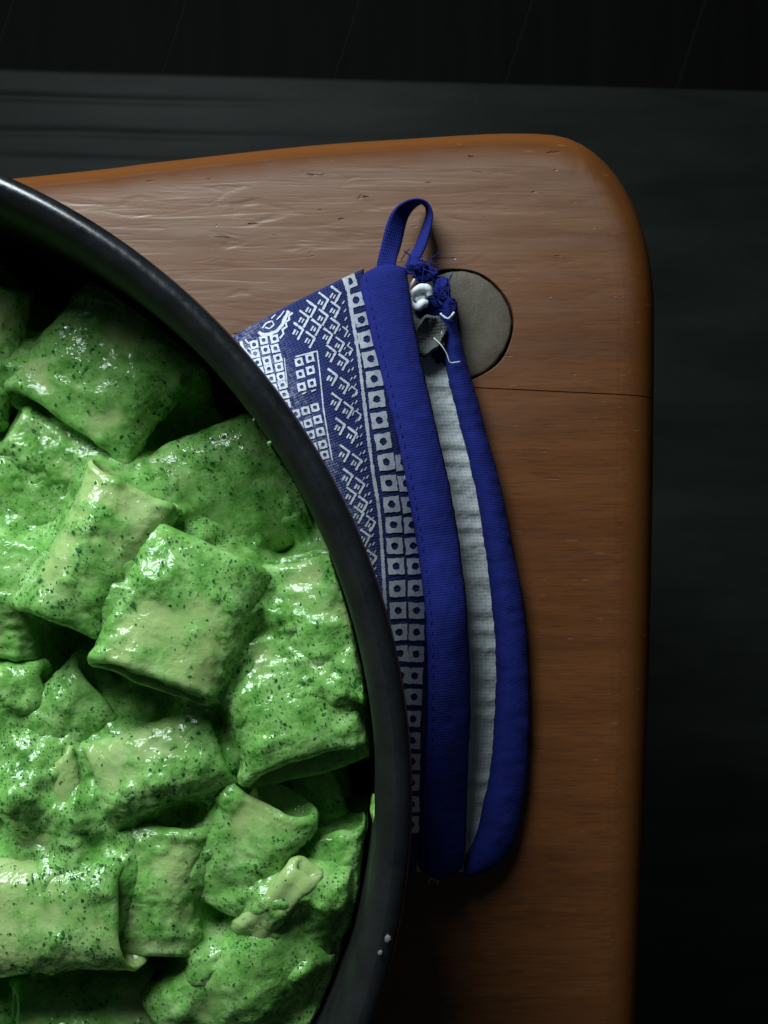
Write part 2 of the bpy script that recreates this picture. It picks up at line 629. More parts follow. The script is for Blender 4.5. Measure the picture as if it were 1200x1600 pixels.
def closed_resample(P, n):
    Q = np.vstack([P[-3:], P, P[:3]])
    d = np.r_[0, np.cumsum(np.linalg.norm(np.diff(Q, axis=0), axis=1))]
    r = resample(np.c_[Q, np.zeros(len(Q))], 6000)
    dd = np.r_[0, np.cumsum(np.linalg.norm(np.diff(r[:, :2], axis=0), axis=1))]
    k0 = np.argmin(np.linalg.norm(r[:3000, :2] - P[0], axis=1))
    k1 = 3000 + np.argmin(np.linalg.norm(r[3000:, :2] - P[0], axis=1))
    tt = np.linspace(dd[k0], dd[k1], n, endpoint=False)
    return np.c_[np.interp(tt, dd, r[:, 0]), np.interp(tt, dd, r[:, 1])]


NO = 360
O = closed_resample(outl, NO)
tn = np.roll(O, -1, 0) - np.roll(O, 1, 0)
tn /= np.linalg.norm(tn, axis=1)[:, None]
inn = np.c_[tn[:, 1], -tn[:, 0]]          # outline runs clockwise: inward normal on the right
if np.dot(inn[0], np.array([-8, -6.0]) - O[0]) < 0:
    inn = -inn
HOLE = at(713, 508, 0)[:2]
HR = 1.47
prof = [(0.55, -2.4), (0.12, -2.3), (0.0, -2.0), (0.0, -0.95)]
for k in range(1, 11):
    a = k / 10 * math.pi / 2
    prof.append((0.78 * (1 - math.cos(a)), -0.95 + 0.95 * math.sin(a)))
prof += [(q, 0.0) for q in (1.02, 1.12, 1.25, 1.4, 1.6, 1.85, 2.1)]
bm = bmesh.new()
rings = []
# the right-hand edge is worn rounder than the far one
RR = 0.62 + 0.85 * sstep(0.35, 0.95, -inn[:, 0])
for off, z in prof:
    rings.append([bm.verts.new((*(O[i] + inn[i] * off * (RR[i] if off < 1.0 else 1.0 + 0.5 * (RR[i] - 0.7))), z)) for i in range(NO)])
for a, b in zip(rings[:-1], rings[1:]):
    for i in range(NO):
        j = (i + 1) % NO
        bm.faces.new((a[i], a[j], b[j], b[i]))
hole_rings = []
for z, rr in ((0.0, HR), (-0.03, HR - 0.015), (-0.8, HR - 0.02), (-2.4, HR - 0.02)):
    hr = []
    for i in range(64):
        a = 2 * math.pi * i / 64
        k = 1 + 0.012 * math.sin(3 * a + 1) + 0.008 * math.sin(7 * a)
        hr.append(bm.verts.new((HOLE[0] + rr * k * math.cos(a), HOLE[1] + rr * k * math.sin(a), z)))
    hole_rings.append(hr)
for a, b in zip(hole_rings[:-1], hole_rings[1:]):
    for i in range(64):
        j = (i + 1) % 64
        bm.faces.new((a[j], a[i], b[i], b[j]))


def cap(loop_a, loop_b):
    ed = []
    for L in (loop_a, loop_b):
        for i in range(len(L)):
            e = bm.edges.get((L[i], L[(i + 1) % len(L)]))
            ed.append(e)
    bmesh.ops.triangle_fill(bm, use_beauty=True, use_dissolve=False, edges=ed)


cap(rings[-1], hole_rings[0])
cap(rings[0], hole_rings[-1])
bmesh.ops.recalc_face_normals(bm, faces=bm.faces)

stool = thing('wooden_stool', 'scuffed varnished wooden stool top with rounded corner under the pan', 'stool', (-12, -10, FLOOR))
j0, j1 = at(750, 606, 0), at(1025, 619, 0)
jd = (j1 - j0) / np.linalg.norm(j1 - j0)
jn = np.array([-jd[1], jd[0], 0.0])
gap_c = 0.014


def half(side):
    b = bm.copy()
    bmesh.ops.bisect_plane(b, geom=b.verts[:] + b.edges[:] + b.faces[:], plane_co=tuple(j0 + jn * gap_c * side),
                           plane_no=tuple(jn * side), clear_inner=True)
    ed = [e for e in b.edges if e.is_boundary]
    res = bmesh.ops.holes_fill(b, edges=ed, sides=0)
    bmesh.ops.split_edges(b, edges=list({e for f in res['faces'] for e in f.edges}))
    bmesh.ops.triangulate(b, faces=[f for f in b.faces if len(f.verts) > 4])
    # refine the big top triangles a little so that the wear and sheen attribute has somewhere to live
    for _ in range(6):
        long_e = [e for e in b.edges if e.calc_length() > 0.9 and all(v.co.z > -0.01 for v in e.verts)]
        if not long_e:
            break
        bmesh.ops.subdivide_edges(b, edges=long_e, cuts=1)
        bmesh.ops.triangulate(b, faces=[f for f in b.faces if len(f.verts) > 4])
    b.normal_update()
    b.verts.index_update()
    V = np.array([v.co[:] for v in b.verts])
    F = [tuple(v.index for v in f.verts) for f in b.faces]
    e0, e1 = O, np.roll(O, -1, 0)
    ev = e1 - e0
    tq = np.clip(((V[:, None, :2] - e0) * ev).sum(2) / (ev ** 2).sum(1), 0, 1)
    d = np.min(np.linalg.norm(V[:, None, :2] - (e0 + tq[..., None] * ev), axis=2), axis=1)
    edge = 1 - sstep(0.40, 0.68 + 0.40 * sstep(2, 6, V[:, 0]), d + 0.05 * fbm(V * 1.2, 2))
    # rubbed zone plus painted window sheen: strongest far left, fading near right
    worn_sheen = sstep(0.45, 0.75, d + 0.10 * fbm(V * 1.1 + 5, 3)) * (0.05 + 0.95 * sstep(-2, 8.5, V[:, 1] - 0.62 * V[:, 0] + 1.2 * fbm(V * 0.25, 2)))
    o = mesh_obj('plank', V, F, M['wood'], stool, attrs={'edge': edge, 'worn_sheen': worn_sheen})
    flat = np.array([abs(f.normal.z) > 0.995 or abs(np.dot(f.normal, jn)) > 0.98 for f in b.faces])
    o.data.polygons.foreach_set('use_smooth', ~flat)
    b.free()
    return o


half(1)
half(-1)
bm.free()
# leg: its round tenon shows through the seat
V = []
ns = 72
levels = [(FLOOR, 1.7), (-18, 2.1), (-2.6, 2.1), (-2.55, 1.38), (-0.10, 1.395), (-0.03, 1.375), (-0.012, 1.33), (-0.012, 0.9), (-0.008, 0.45)]
for z, r in levels:
    for i in range(ns):
        a = 2 * math.pi * i / ns
        k = 1 + (0.012 * math.sin(2 * a + 0.5) + 0.009 * math.sin(5 * a + 1) + 0.005 * math.sin(23 * a)) * (z > -2)
        V.append((HOLE[0] + r * k * math.cos(a), HOLE[1] + r * k * math.sin(a), z))
F = [tuple(q) for q in grid_faces(ns, len(levels), wrap_u=True)]
V.append((HOLE[0], HOLE[1], -0.008))
F += [((len(levels) - 1) * ns + i, (len(levels) - 1) * ns + (i + 1) % ns, len(V) - 1) for i in range(ns)]
leg = mesh_obj('leg', V, F, M['endgrain'], stool)
leg['label'] = 'stool leg whose round grey end shows through the top'

# ---------------------------------------------------------------- pan
PC = at(-426, 1250, 5.9)[:2]
PR = 1071 / F_PX * (CAM_H - 5.9)       # outer radius of the rim, cm
K = PR / 14.15
WALL_IN = 13.38 * K


def wall_r(z):
    """inner radius of the pan at height z"""
    z = np.asarray(z, float)
    c = 1.6
    t_ = np.clip((c - (z - 0.45)) / c, 0, 1)
    return WALL_IN - 0.02 * (5 - z) - c * (1 - np.sqrt(np.clip(1 - t_ * t_, 0, 1)))


inner_prof = [(0.02, 0.45), (4, 0.45), (8, 0.45)]
for z in (0.45, 0.52, 0.7, 1.0, 1.4, 2.0, 2.8, 3.6, 4.4, 5.0):
    inner_prof.append((float(wall_r(z)), z))
body_prof = inner_prof + [(13.40 * K, 5.28), (13.45 * K, 5.47), (13.52 * K, 5.62), (13.60 * K, 5.72), (13.68 * K, 5.79), (13.802 * K, 5.846)]
outer = [(13.66 * K, 5.22), (13.62 * K, 4.5), (13.5 * K, 3.0), (13.2 * K, 1.4), (12.6 * K, 0.5), (11.8 * K, 0.12), (11.2 * K, 0.05), (10.4 * K, 0.05), (4, 0.08), (0.02, 0.08)]
rim_prof = [(13.80 * K, 5.845), (13.87 * K, 5.862), (13.94 * K, 5.855), (14.01 * K, 5.825), (14.07 * K, 5.77), (14.12 * K, 5.69), (14.15 * K, 5.57), (14.15 * K, 5.42),
            (14.11 * K, 5.28), (14.02 * K, 5.18), (13.85 * K, 5.15), (13.66 * K, 5.22)]


def lathe(prof, n=256):
    V = []
    for r, z in prof:
        a = np.linspace(0, 2 * math.pi, n, endpoint=False)
        V.append(np.c_[PC[0] + r * np.cos(a), PC[1] + r * np.sin(a), np.full(n, z)])
    return np.vstack(V), grid_faces(n, len(prof), wrap_u=True)


pan = thing('frying_pan', 'dark nonstick frying pan with rolled rim full of green pasta', 'pan', (PC[0], PC[1], 0.05))
V, F = lathe(body_prof[::-1])
po = mesh_obj('pan_body', V, F, M['pan'], pan)
b2 = Bag()
V1, F1 = lathe(body_prof)
V2, F2 = lathe(outer)
bpy.data.objects.remove(po)
b2.add(V1, F1)
b2.add(V2, F2)
b2.build('pan_body', M['pan'], pan)
dense = resample(np.c_[rim_prof, np.zeros(len(rim_prof))], 54)[:, :2]
V, F = lathe([tuple(q) for q in dense], 320)
mesh_obj('rim', V, F, M['rim'], pan)


# ---------------------------------------------------------------- pasta
def rotm(yaw, pitch, roll):
    y, p_, r = R(yaw), R(pitch), R(roll)
    Rz = np.array([[math.cos(y), -math.sin(y), 0], [math.sin(y), math.cos(y), 0], [0, 0, 1]])
    Ry = np.array([[math.cos(p_), 0, math.sin(p_)], [0, 1, 0], [-math.sin(p_), 0, math.cos(p_)]])
    Rx = np.array([[1, 0, 0], [0, math.cos(r), -math.sin(r)], [0, math.sin(r), math.cos(r)]])
    return Rz @ Ry @ Rx


CELL = 0.06
GX = np.arange(PC[0] - 13.4, PC[0] + 13.4, CELL)
GY = np.arange(PC[1] - 13.4, PC[1] + 13.4, CELL)
HMAP = np.full((len(GY), len(GX)), -1.0)


def leaf_bit(c, n, size, bag):
    """one scrap of chopped leaf lying on the sauce"""
    a = np.cross(n, rng.normal(size=3))
    a /= np.linalg.norm(a) + 1e-9
    b = np.cross(n, a)
    k = int(rng.integers(5, 7))
    el = rng.uniform(0.45, 1.0)
    V = [c + n * 0.012 + n * size * 0.12]
    a0 = rng.uniform(0, 6.28)
    for i in range(k):
        an = a0 + 2 * math.pi * i / k + rng.uniform(-0.25, 0.25)
        r = size * rng.uniform(0.6, 1.15)
        V.append(c + a * r * math.cos(an) + b * r * el * math.sin(an) + n * (0.012 + rng.uniform(-0.012, 0.012)))
    F = [(0, 1 + i, 1 + (i + 1) % k) for i in range(k)]
    bag.add(V, F)


def clamp_wall(P):
    d = P[..., :2] - PC
    r = np.linalg.norm(d, axis=-1)
    lim = wall_r(np.clip(P[..., 2], 0.5, 5.2)) - 0.06
    rr = np.where(r > lim - 0.5, lim - 0.5 + 0.5 * np.tanh((r - lim + 0.5) / 0.5), r)
    P[..., :2] = PC + d * (rr / np.maximum(r, 1e-6))[..., None]
    return P


def pasta(px, py, z, L, W, T, yaw, pitch=0, roll=0, sauce=0.0, grad=0.0, bend=0.12, pinch=0.15, flare=0.08,
          wall=0.13, skew=0.30, seed=0, flecks=1.0, label=''):
    c = at(px, py, z)
    nu, no, nr, ni = 112, 74, 6, 30
    th = np.linspace(0, 2 * math.pi, nu, endpoint=False)
    rows = [(v, 0.0) for v in np.linspace(-1, 1, no)]
    rows += [(1 + 0.0, k / (nr + 1)) for k in range(1, nr + 1)]
    rows += [(v, 1.0) for v in np.linspace(1, -1, ni)]
    rows += [(-1 - 0.0, 1 - k / (nr + 1)) for k in range(1, nr + 1)]
    rows = np.array(rows)
    vv, ww = rows[:, 0][:, None], rows[:, 1][:, None]
    TH = th[None, :]
    # squashed round cross-section
    ex = 0.72
    cs, sn = np.cos(TH), np.sin(TH)
    cy = np.sign(cs) * np.abs(cs) ** ex
    sz = np.sign(sn) * np.abs(sn) ** 0.92
    fl_ = 1 + flare * vv ** 2 + 0.05 * np.sin(2.1 * vv + seed)
    hw = W / 2 * fl_ - wall * ww
    ht = (T / 2) * (1 + 0.12 * np.sin(1.7 * vv + seed * 1.3)) - wall * ww
    ht = np.maximum(ht, 0.08)
    # rounded lip: outer/inner shells drawn together bulge a touch past the end
    bul = 0.5 * wall * np.sin(math.pi * ww) * np.sign(vv)
    x = vv * L / 2 + bul + 0 * TH
    # ends are cut a little askew
    x = x + 0.10 * L * 0.5 * vv * np.cos(TH + seed * 2.1) * 0.5
    y = hw * cy
    T = T * 0.68
    zt = ht * sz
    # collapsed top: a soft valley along the tube
    zt = zt - pinch * np.exp(-(y / (0.55 * W / 2)) ** 2) * np.where(sn > 0, 1, -0.3) * (0.6 + 0.4 * vv ** 2)
    # bend along its length and across its width
    zt = zt - bend * (x / (L / 2)) ** 2 - 0.10 * (y / (W / 2)) ** 2
    x = x - skew * vv * np.clip(zt / (T / 2), -1, 1) * 0.5
    P = np.stack([x, y, zt], -1)
    q = P * 0.55 + seed * 7.7
    P = P + 0.085 * np.stack([noise(q), noise(q + 31.1), noise(q + 57.7)], -1)
    q = P * 1.4 + seed * 3.1
    P = P + 0.028 * np.stack([noise(q), noise(q + 31.1), noise(q + 57.7)], -1)
    P = P @ rotm(yaw, pitch, roll).T + c
    # ---- sauce clinging to it
    N = grid_normals(P)
    ctr = P.mean(axis=1, keepdims=True)
    flip = np.sign(np.mean(np.sum(N[:no] * (P[:no] - ctr[:no]), -1)))
    N = N * flip
    m = fbm(P * 0.62 + seed * 5.3, 4, 0.55) * 1.5 + 0.40 * fbm(P * 2.6 + 9.1, 3)
    m = m + sauce + grad * vv + 0.10 * (1 - np.abs(N[..., 2]))
    edge = np.exp(-((1 - np.abs(vv)) / 0.10) ** 2)
    m = m + 0.14 * edge
    s = sstep(-0.25, 0.75, m)
    lump = 0.45 + 0.9 * fbm(P * 1.7 + seed, 2)
    fine = np.abs(fbm(P * 4.2 + 3.3, 2))
    disp = s * (0.03 + 0.10 * np.clip(lump, 0, 1.3) + 0.03 * fine) + 0.006 * fbm(P * 5.0, 2)
    disp = disp + s * 0.09 * sstep(0.08, 0.55, fbm(P * 0.95 + seed * 2.2, 2))
    disp = disp * (1 - 0.75 * ww)
    P = P + N * disp[..., None]
    P = clamp_wall(P)
    nv = len(rows)
    ob_root = thing('pasta_tube', label, 'pasta', tuple(c), 'sauce coated pasta tubes in the pan')
    F = grid_faces(nu, nv, wrap_u=True, wrap_v=True)
    if flip < 0:
        F = F[:, ::-1]
    mesh_obj('tube_wall', P.reshape(-1, 3), F, M['pasta'], ob_root, attrs={'sauce': s.reshape(-1)})
    # height map for the sauce that fills the gaps
    Q = P[:no + nr].reshape(-1, 3)
    ix = np.round((Q[:, 0] - GX[0]) / CELL).astype(int)
    iy = np.round((Q[:, 1] - GY[0]) / CELL).astype(int)
    ok = (ix >= 0) & (iy >= 0) & (ix < len(GX)) & (iy < len(GY))
    np.maximum.at(HMAP, (iy[ok], ix[ok]), Q[ok, 2])
    # ---- chopped herbs on it
    No = grid_normals(P)[:no] * flip
    Po = P[:no]
    w = (0.05 + s[:no] ** 1.2) * (No[..., 2] > 0.05) * (0.35 + sstep(-0.1, 0.5, fbm(Po * 1.1 + 40 + seed, 2)))
    w = w.ravel() / w.sum()
    cnt = int(L * W * 85 * flecks)
    pick = rng.choice(len(w), size=cnt, p=w)
    bag = Bag()
    for k in pick:
        size = min(0.060, 0.011 + rng.exponential(0.0105))
        leaf_bit(Po.reshape(-1, 3)[k] + rng.normal(size=3) * 0.01, No.reshape(-1, 3)[k], size, bag)
    h = bag.build('chopped_herbs', M['herb'], ob_root, smooth=True)
    h['kind'] = 'stuff'
    return ob_root


PIECES = [
    # px, py, z, L, W, T, yaw, pitch, roll, sauce, grad
    dict(a=(172, 574, 2.25, 3.5, 3.2, 1.2, 234, -10, 2, 0.2, 0.0), label='large shaded tube under the far left inner wall, nearest the rim on that side'),
    dict(a=(-72, 542, 2.2, 3.2, 2.9, 1.3, 262, -6, -8, 0.1, 0.1), label='tube cut by the left edge of the photo, farthest back in the pan'),
    dict(a=(92, 708, 2.2, 2.3, 1.3, 0.9, 155, -6, 12, -0.05, 0.25), label='narrow tube half hidden under the large shaded tube at far left'),
    dict(a=(25, 790, 2.0, 3.0, 2.7, 1.2, 10, 4, 8, 0.25, 0), label='low saucy tube at the left edge behind the upright bright tube'),
    dict(a=(160, 868, 3.75, 3.3, 2.15, 1.4, 245, -4, -16, -0.12, 0.30), label='bright bare topped tube standing clear left of the glistening tube'),
    dict(a=(-2, 932, 3.0, 2.7, 2.3, 1.3, 80, 2, 10, 0.15, 0.1), label='tube at the left edge touching the lower left of the bright bare topped tube'),
    dict(a=(372, 775, 1.9, 4.0, 3.3, 1.3, 208, -3, -15, 0.18, -0.2), label='widest tube lying in shade under the rim beside the potholder'),
    dict(a=(284, 958, 3.95, 3.1, 2.75, 1.3, 249, -17, -4, 0.02, -0.25), label='glistening tube on top of the heap with its open end facing down the photo'),
    dict(a=(508, 985, 3.3, 3.3, 2.3, 1.1, 278, -4, 12, 0.25, 0.1), label='tube leaning on the right inner wall of the pan'),
    dict(a=(462, 1088, 3.35, 3.0, 3.0, 1.2, 284, -7, -6, 0.30, 0.05), label='saucy tube whose lip overhangs the dark hollow at the right wall'),
    dict(a=(250, 1192, 3.35, 2.8, 1.9, 1.3, 200, -6, 10, 0.12, -0.25), label='tube just below the open end of the glistening tube, its own end to the left'),
    dict(a=(98, 1128, 2.9, 2.2, 1.8, 1.2, 40, -4, 8, 0.7, 0), label='thickly coated tube left of the one under the glistening tube'),
    dict(a=(-12, 1150, 2.95, 2.2, 1.5, 1.1, 75, -3, 12, -0.1, 0.1), label='pale tube end at the left edge below a small green lump'),
    dict(a=(8, 1082, 3.25, 1.5, 1.1, 0.8, 6, 3, 0, 0.55, 0), label='small thickly coated scrap at the left edge beside the dark hole'),
    dict(a=(78, 1292, 3.5, 2.6, 1.8, 0.75, 288, 5, 14, 0.0, 0.15), label='pointed tube resting on the biggest tube at bottom left'),
    dict(a=(62, 1432, 3.8, 4.0, 2.45, 1.35, 2, -2, -8, -0.50, 0.40), label='biggest pale tube at bottom left with a saucy open right end'),
    dict(a=(240, 1385, 3.25, 2.8, 2.1, 1.2, 264, -5, 10, 0.12, -0.15), label='tube with a straight right side just right of the biggest pale tube'),
    dict(a=(378, 1328, 3.2, 2.7, 2.1, 1.1, 66, -7, -6, 0.18, -0.3), label='tube with a pale raised far end in front of the dark hollow'),
    dict(a=(430, 1418, 3.7, 1.8, 0.85, 0.7, 49, -8, 0, -0.45, -0.2), wall=0.3, label='thin pale rolled tube tip sticking up near the lower right wall'),
    dict(a=(372, 1532, 2.95, 4.0, 2.0, 1.3, 36, -3, 8, 0.38, 0.1), label='long saucy slanting tube at the bottom edge of the photo'),
    dict(a=(505, 1572, 2.3, 3.6, 1.6, 1.1, 58, -3, 10, 0.25, 0), label='low slanting tube in the bottom right of the pan by the bare wall'),
    dict(a=(135, 1578, 2.55, 3.3, 1.5, 1.2, 5, 2, -14, 0.10, 0), label='low tube at the bottom edge under the biggest pale tube'),
    dict(a=(533, 1378, 2.7, 2.3, 1.7, 1.2, 100, -4, 0, 0.8, 0), label='tube buried in lumpy sauce by the lower right wall'),
    dict(a=(455, 1245, 1.75, 2.6, 2.0, 1.2, 20, 0, 0, 0.5, 0), label='lowest tube deep in the dark hollow by the right wall'),
]
for i, d in enumerate(PIECES):
    px, py, z, L, W, T, yaw, pitch, roll, sau, grad = d['a']
    pasta(px, py, z, L, W, T, yaw, pitch, roll, sau + 0.27, grad, seed=i + 1, label=d['label'], wall=d.get('wall', 0.13))


# ---------------------------------------------------------------- sauce between the tubes
def gblur(A, sig):
    ky = np.fft.fftfreq(A.shape[0])[:, None]
    kx = np.fft.rfftfreq(A.shape[1])[None, :]
    g = np.exp(-2 * (math.pi * sig) ** 2 * (kx ** 2 + ky ** 2))
    return np.fft.irfft2(np.fft.rfft2(A) * g, s=A.shape)


Hm = HMAP.copy()
for _ in range(2):
    mx = Hm.copy()
    for dx, dy in ((1, 0), (-1, 0), (0, 1), (0, -1)):
        mx = np.maximum(mx, np.roll(np.roll(Hm, dx, 1), dy, 0))
    Hm = np.where(Hm < 0, mx, Hm)
XX, YY = np.meshgrid(GX, GY)
xyz = np.stack([XX, YY, 0 * XX + 2.0], -1)
far = 2.7 + 0.8 * fbm(xyz * 0.28 + 5, 2)
inframe = sstep(at(-170, 0, 3)[0], at(-60, 0, 3)[0], XX) * sstep(at(0, 1760, 3)[1], at(0, 1660, 3)[1], YY)
base = far * (1 - inframe) + 1.55 * inframe
Hf = np.where(Hm < 0, base, Hm)
g1 = gblur(Hf, 0.42 / CELL)
g2 = gblur(Hf, 0.16 / CELL)
sau = 0.55 * g1 + 0.45 * g2 + 0.05 + 0.28 * fbm(xyz * 0.75 + 2, 3)
# pockets left open and places where the sauce piles up: (px, py, radius cm, height change)
for px, py, r, dz in ((470, 1222, 1.1, -1.5), (540, 1235, 0.7, -1.2), (128, 1040, 0.75, -1.4), (250, 830, 0.5, -0.9), (390, 650, 1.2, -1.6),
                      (240, 640, 0.9, -1.2), (205, 1512, 1.0, -1.4), (20, 655, 0.6, -1.2), (558, 1560, 0.7, -1.6), (600, 1480, 0.7, -1.4), (440, 860, 0.35, -0.7),
                      (230, 420, 1.9, -1.5), (60, 400, 1.6, -1.5), (430, 1290, 0.8, -0.7), (0, 1540, 0.5, -1.0), (250, 1120, 0.35, -0.5),
                      (530, 1390, 0.75, 0.8), (60, 1180, 0.7, 0.6), (30, 1240, 0.7, 0.7), (165, 1240, 0.55, 0.35), (130, 1000, 0.5, 0.3),
                      (340, 1160, 0.5, 0.25), (310, 1480, 0.6, 0.3), (480, 1500, 0.5, 0.25), (325, 830, 0.4, 0.45), (440, 960, 0.45, 0.25)):
    c = at(px, py, 2.6)
    sau = sau + dz * np.exp(-(((XX - c[0]) ** 2 + (YY - c[1]) ** 2) / r ** 2))
curd = np.abs(fbm(xyz * 1.25 + 8, 3))
sau = sau + 0.30 * (0.28 - curd) + 0.035 * fbm(xyz * 4.2, 2) + 0.05 * (0.3 - np.abs(noise(xyz * 2.9 + 4)))
rad = np.hypot(XX - PC[0], YY - PC[1])
ang_ = np.degrees(np.arctan2(YY - PC[1], XX - PC[0]))
# the sauce stops short of the wall with a ragged edge
lim = 13.26 * K + 0.18 * fbm(xyz * 0.8 + 3, 3) - 0.25 * sstep(-4, -10, ang_)
sau = np.where(rad > lim, sau - ((rad - lim) / 0.16) ** 2, sau)
sau = np.minimum(sau, 4.4)
floor_z = 0.35
okv = (rad < wall_r(np.clip(sau, 0.5, 5)) - 0.03) & (sau > floor_z)
idx = -np.ones(okv.shape, int)
idx[okv] = np.arange(okv.sum())
a, b, c, d = idx[:-1, :-1], idx[:-1, 1:], idx[1:, 1:], idx[1:, :-1]
good = (a >= 0) & (b >= 0) & (c >= 0) & (d >= 0)
F = np.stack([a[good], b[good], c[good], d[good]], 1)
SV = np.stack([XX, YY, sau], -1)
sob = mesh_obj('green_sauce', SV[okv], F, M['sauce'], origin=(PC[0], PC[1], 0.5))
sob['kind'] = 'stuff'
tag(sob, 'lumpy pale green herb sauce filling the pan between the pasta tubes', 'sauce')
SN = grid_normals(SV)
vis = okv & (sau > Hm + 0.02) & (inframe > 0.5) & (SN[..., 2] > 0.25)
w = (vis * (0.3 + sstep(-0.1, 0.5, fbm(xyz * 1.1 + 40, 2)))).ravel()
w = w / w.sum()
bag = Bag()
for k in rng.choice(len(w), size=6500, p=w):
    leaf_bit(SV.reshape(-1, 3)[k], SN.reshape(-1, 3)[k], min(0.060, 0.011 + rng.exponential(0.0105)), bag)
hb = bag.build('chopped_herbs', M['herb'], sob)
hb.location = -sob.location
hb['kind'] = 'stuff'


def blob(c, r, mat, name, label, cat, group=None, sq=0.6):
    bm_ = bmesh.new()
    bmesh.ops.create_icosphere(bm_, subdivisions=3, radius=1.0)
    V = np.array([v.co[:] for v in bm_.verts])
    Fx = [tuple(v.index for v in f.verts) for f in bm_.faces]
    bm_.free()
    V = V * (1 + 0.35 * fbm(V * 1.3 + c[0] * 3.7, 2))[:, None] * np.asarray(r)
    o = mesh_obj(name, V + c, Fx, mat, origin=c)
    tag(o, label, cat, group)
    return o


# splashes on the inner wall and crumbs on the rim
def wall_point(px, py, z, inset=0.0):
    q = at(px, py, z)
    d_ = q[:2] - PC
    d_ = d_ / np.linalg.norm(d_)
    return np.array([*(PC + d_ * (WALL_IN - inset)), z])


blob(wall_point(422, 692, 5.4), (0.05, 0.05, 0.07), M['sauce'], 'sauce_splash', 'small dried sauce dot just inside the rim opposite the dotted print', 'sauce', 'sauce dots inside the rim')
blob(wall_point(398, 655, 5.3), (0.03, 0.03, 0.04), M['sauce'], 'sauce_splash', 'tiny upper one of the sauce dots just inside the rim', 'sauce', 'sauce dots inside the rim')
blob(wall_point(566, 1262, 3.4), (0.12, 0.3, 0.75), M['sauce'], 'sauce_drip', 'green sauce drip running down the right inner wall', 'sauce')
for (px, py, r, lb) in ((606, 1467, 0.07, 'pale crumb on the rim near the bottom, larger of the pair'), (594, 1489, 0.05, 'pale crumb on the rim near the bottom, smaller of the pair')):
    q = at(px, py, 5.93)
    blob(np.array([q[0], q[1], 5.93]), (r, r * 1.2, r * 0.6), M['crumb'], 'crumb', lb, 'crumb', 'crumbs on the pan rim')

# ---------------------------------------------------------------- potholder
ph = thing('potholder', 'folded royal blue potholder with white ethnic print and white lining beside the pan', 'potholder', (1.5, 0, 0.0))

NV = 260
A_px = [(566, 421, 1.2), (574, 500, 1.55), (594, 580, 1.8), (613, 655, 1.95), (629, 730, 2.05), (642, 800, 2.05), (653, 865, 2.0), (661, 930, 2.15),
        (666, 1000, 2.2), (667, 1080, 2.2), (665, 1160, 2.1), (661, 1230, 1.85), (656, 1300, 1.5), (650, 1370, 0.95)]
Ac = resample([at(*q) for q in A_px], NV)
thb = np.linspace(44.9, -8.0, NV)
rB = 13.80 * K
zB = np.interp(np.linspace(0, 1, NV), [0, 0.15, 0.5, 0.8, 1], [3.3, 4.0, 4.3, 3.6, 2.4])
Bc = np.c_[PC[0] + rB * np.cos(np.radians(thb)), PC[1] + rB * np.sin(np.radians(thb)), zB]
# even out A's parameter so that rows of A and B run along the weave
NU = 120
uu = np.linspace(0, 1, NU)[None, :, None]
Pn = Ac[:, None, :] * (1 - uu) + Bc[:, None, :] * uu
bulge = np.sin(math.pi * uu[..., 0]) ** 0.8
Pn[..., 2] += 0.32 * bulge * np.linspace(1, 0.5, NV)[:, None]
# straight far edge: lift its control so it follows the photograph's line
q = Pn * 0.8
Pn[..., 2] += 0.05 * fbm(q, 2) * bulge
Pn[..., 2] += 0.025 * fbm(Pn * 2.2, 2)
# rows that turn the far and near edges down to the table
def drop(row, dirn, zend):
    out = []
    for k in range(1, 9):
        f = k / 8
        r_ = row.copy()
        r_[:, 2] = row[:, 2] * (1 - f) + zend * f
        off = 0.16 * math.sin(min(1, f * 2.2) * math.pi / 2)
        r_[:, :2] += dirn * off
        out.append(r_)
    return out


far_rows = drop(Pn[0], np.array([0.35, 0.85]) * 0.6, 0.12)
near_rows = drop(Pn[-1], np.array([0.1, -1.0]), 0.12)
full = np.concatenate([np.array(far_rows[::-1]), Pn, np.array(near_rows)], 0)
cu = np.r_[0, np.cumsum(np.linalg.norm(np.diff(full[NV // 2], axis=0), axis=1))]
cv = np.r_[0, np.cumsum(np.linalg.norm(np.diff(full[:, 10], axis=0), axis=1))]
UVg = np.stack(np.meshgrid(cu, cv), -1)
wear = sstep(0.55, 0.95, np.broadcast_to(uu[..., 0], (NV, NU)))
wear = np.concatenate([np.zeros((8, NU)), wear, np.zeros((8, NU))], 0)
cover = mesh_obj('printed_cover', full.reshape(-1, 3), grid_faces(NU, NV + 16)[:, ::-1], M['print_cloth'], ph,
                 attrs={'wear': wear.ravel()}, uv=UVg.reshape(-1, 2))
cover['_loc'] = ph['_loc']
# the cover hides the pan's side: nothing of it shows inside

# --- print: white ink shapes that follow the cloth
Nn = grid_normals(Pn)
if Nn[..., 2].mean() < 0:
    Nn = -Nn
Pp = np.stack([600 + Pn[..., 0] * F_PX / (CAM_H - Pn[..., 2]), 800 - Pn[..., 1] * F_PX / (CAM_H - Pn[..., 2])], -1)


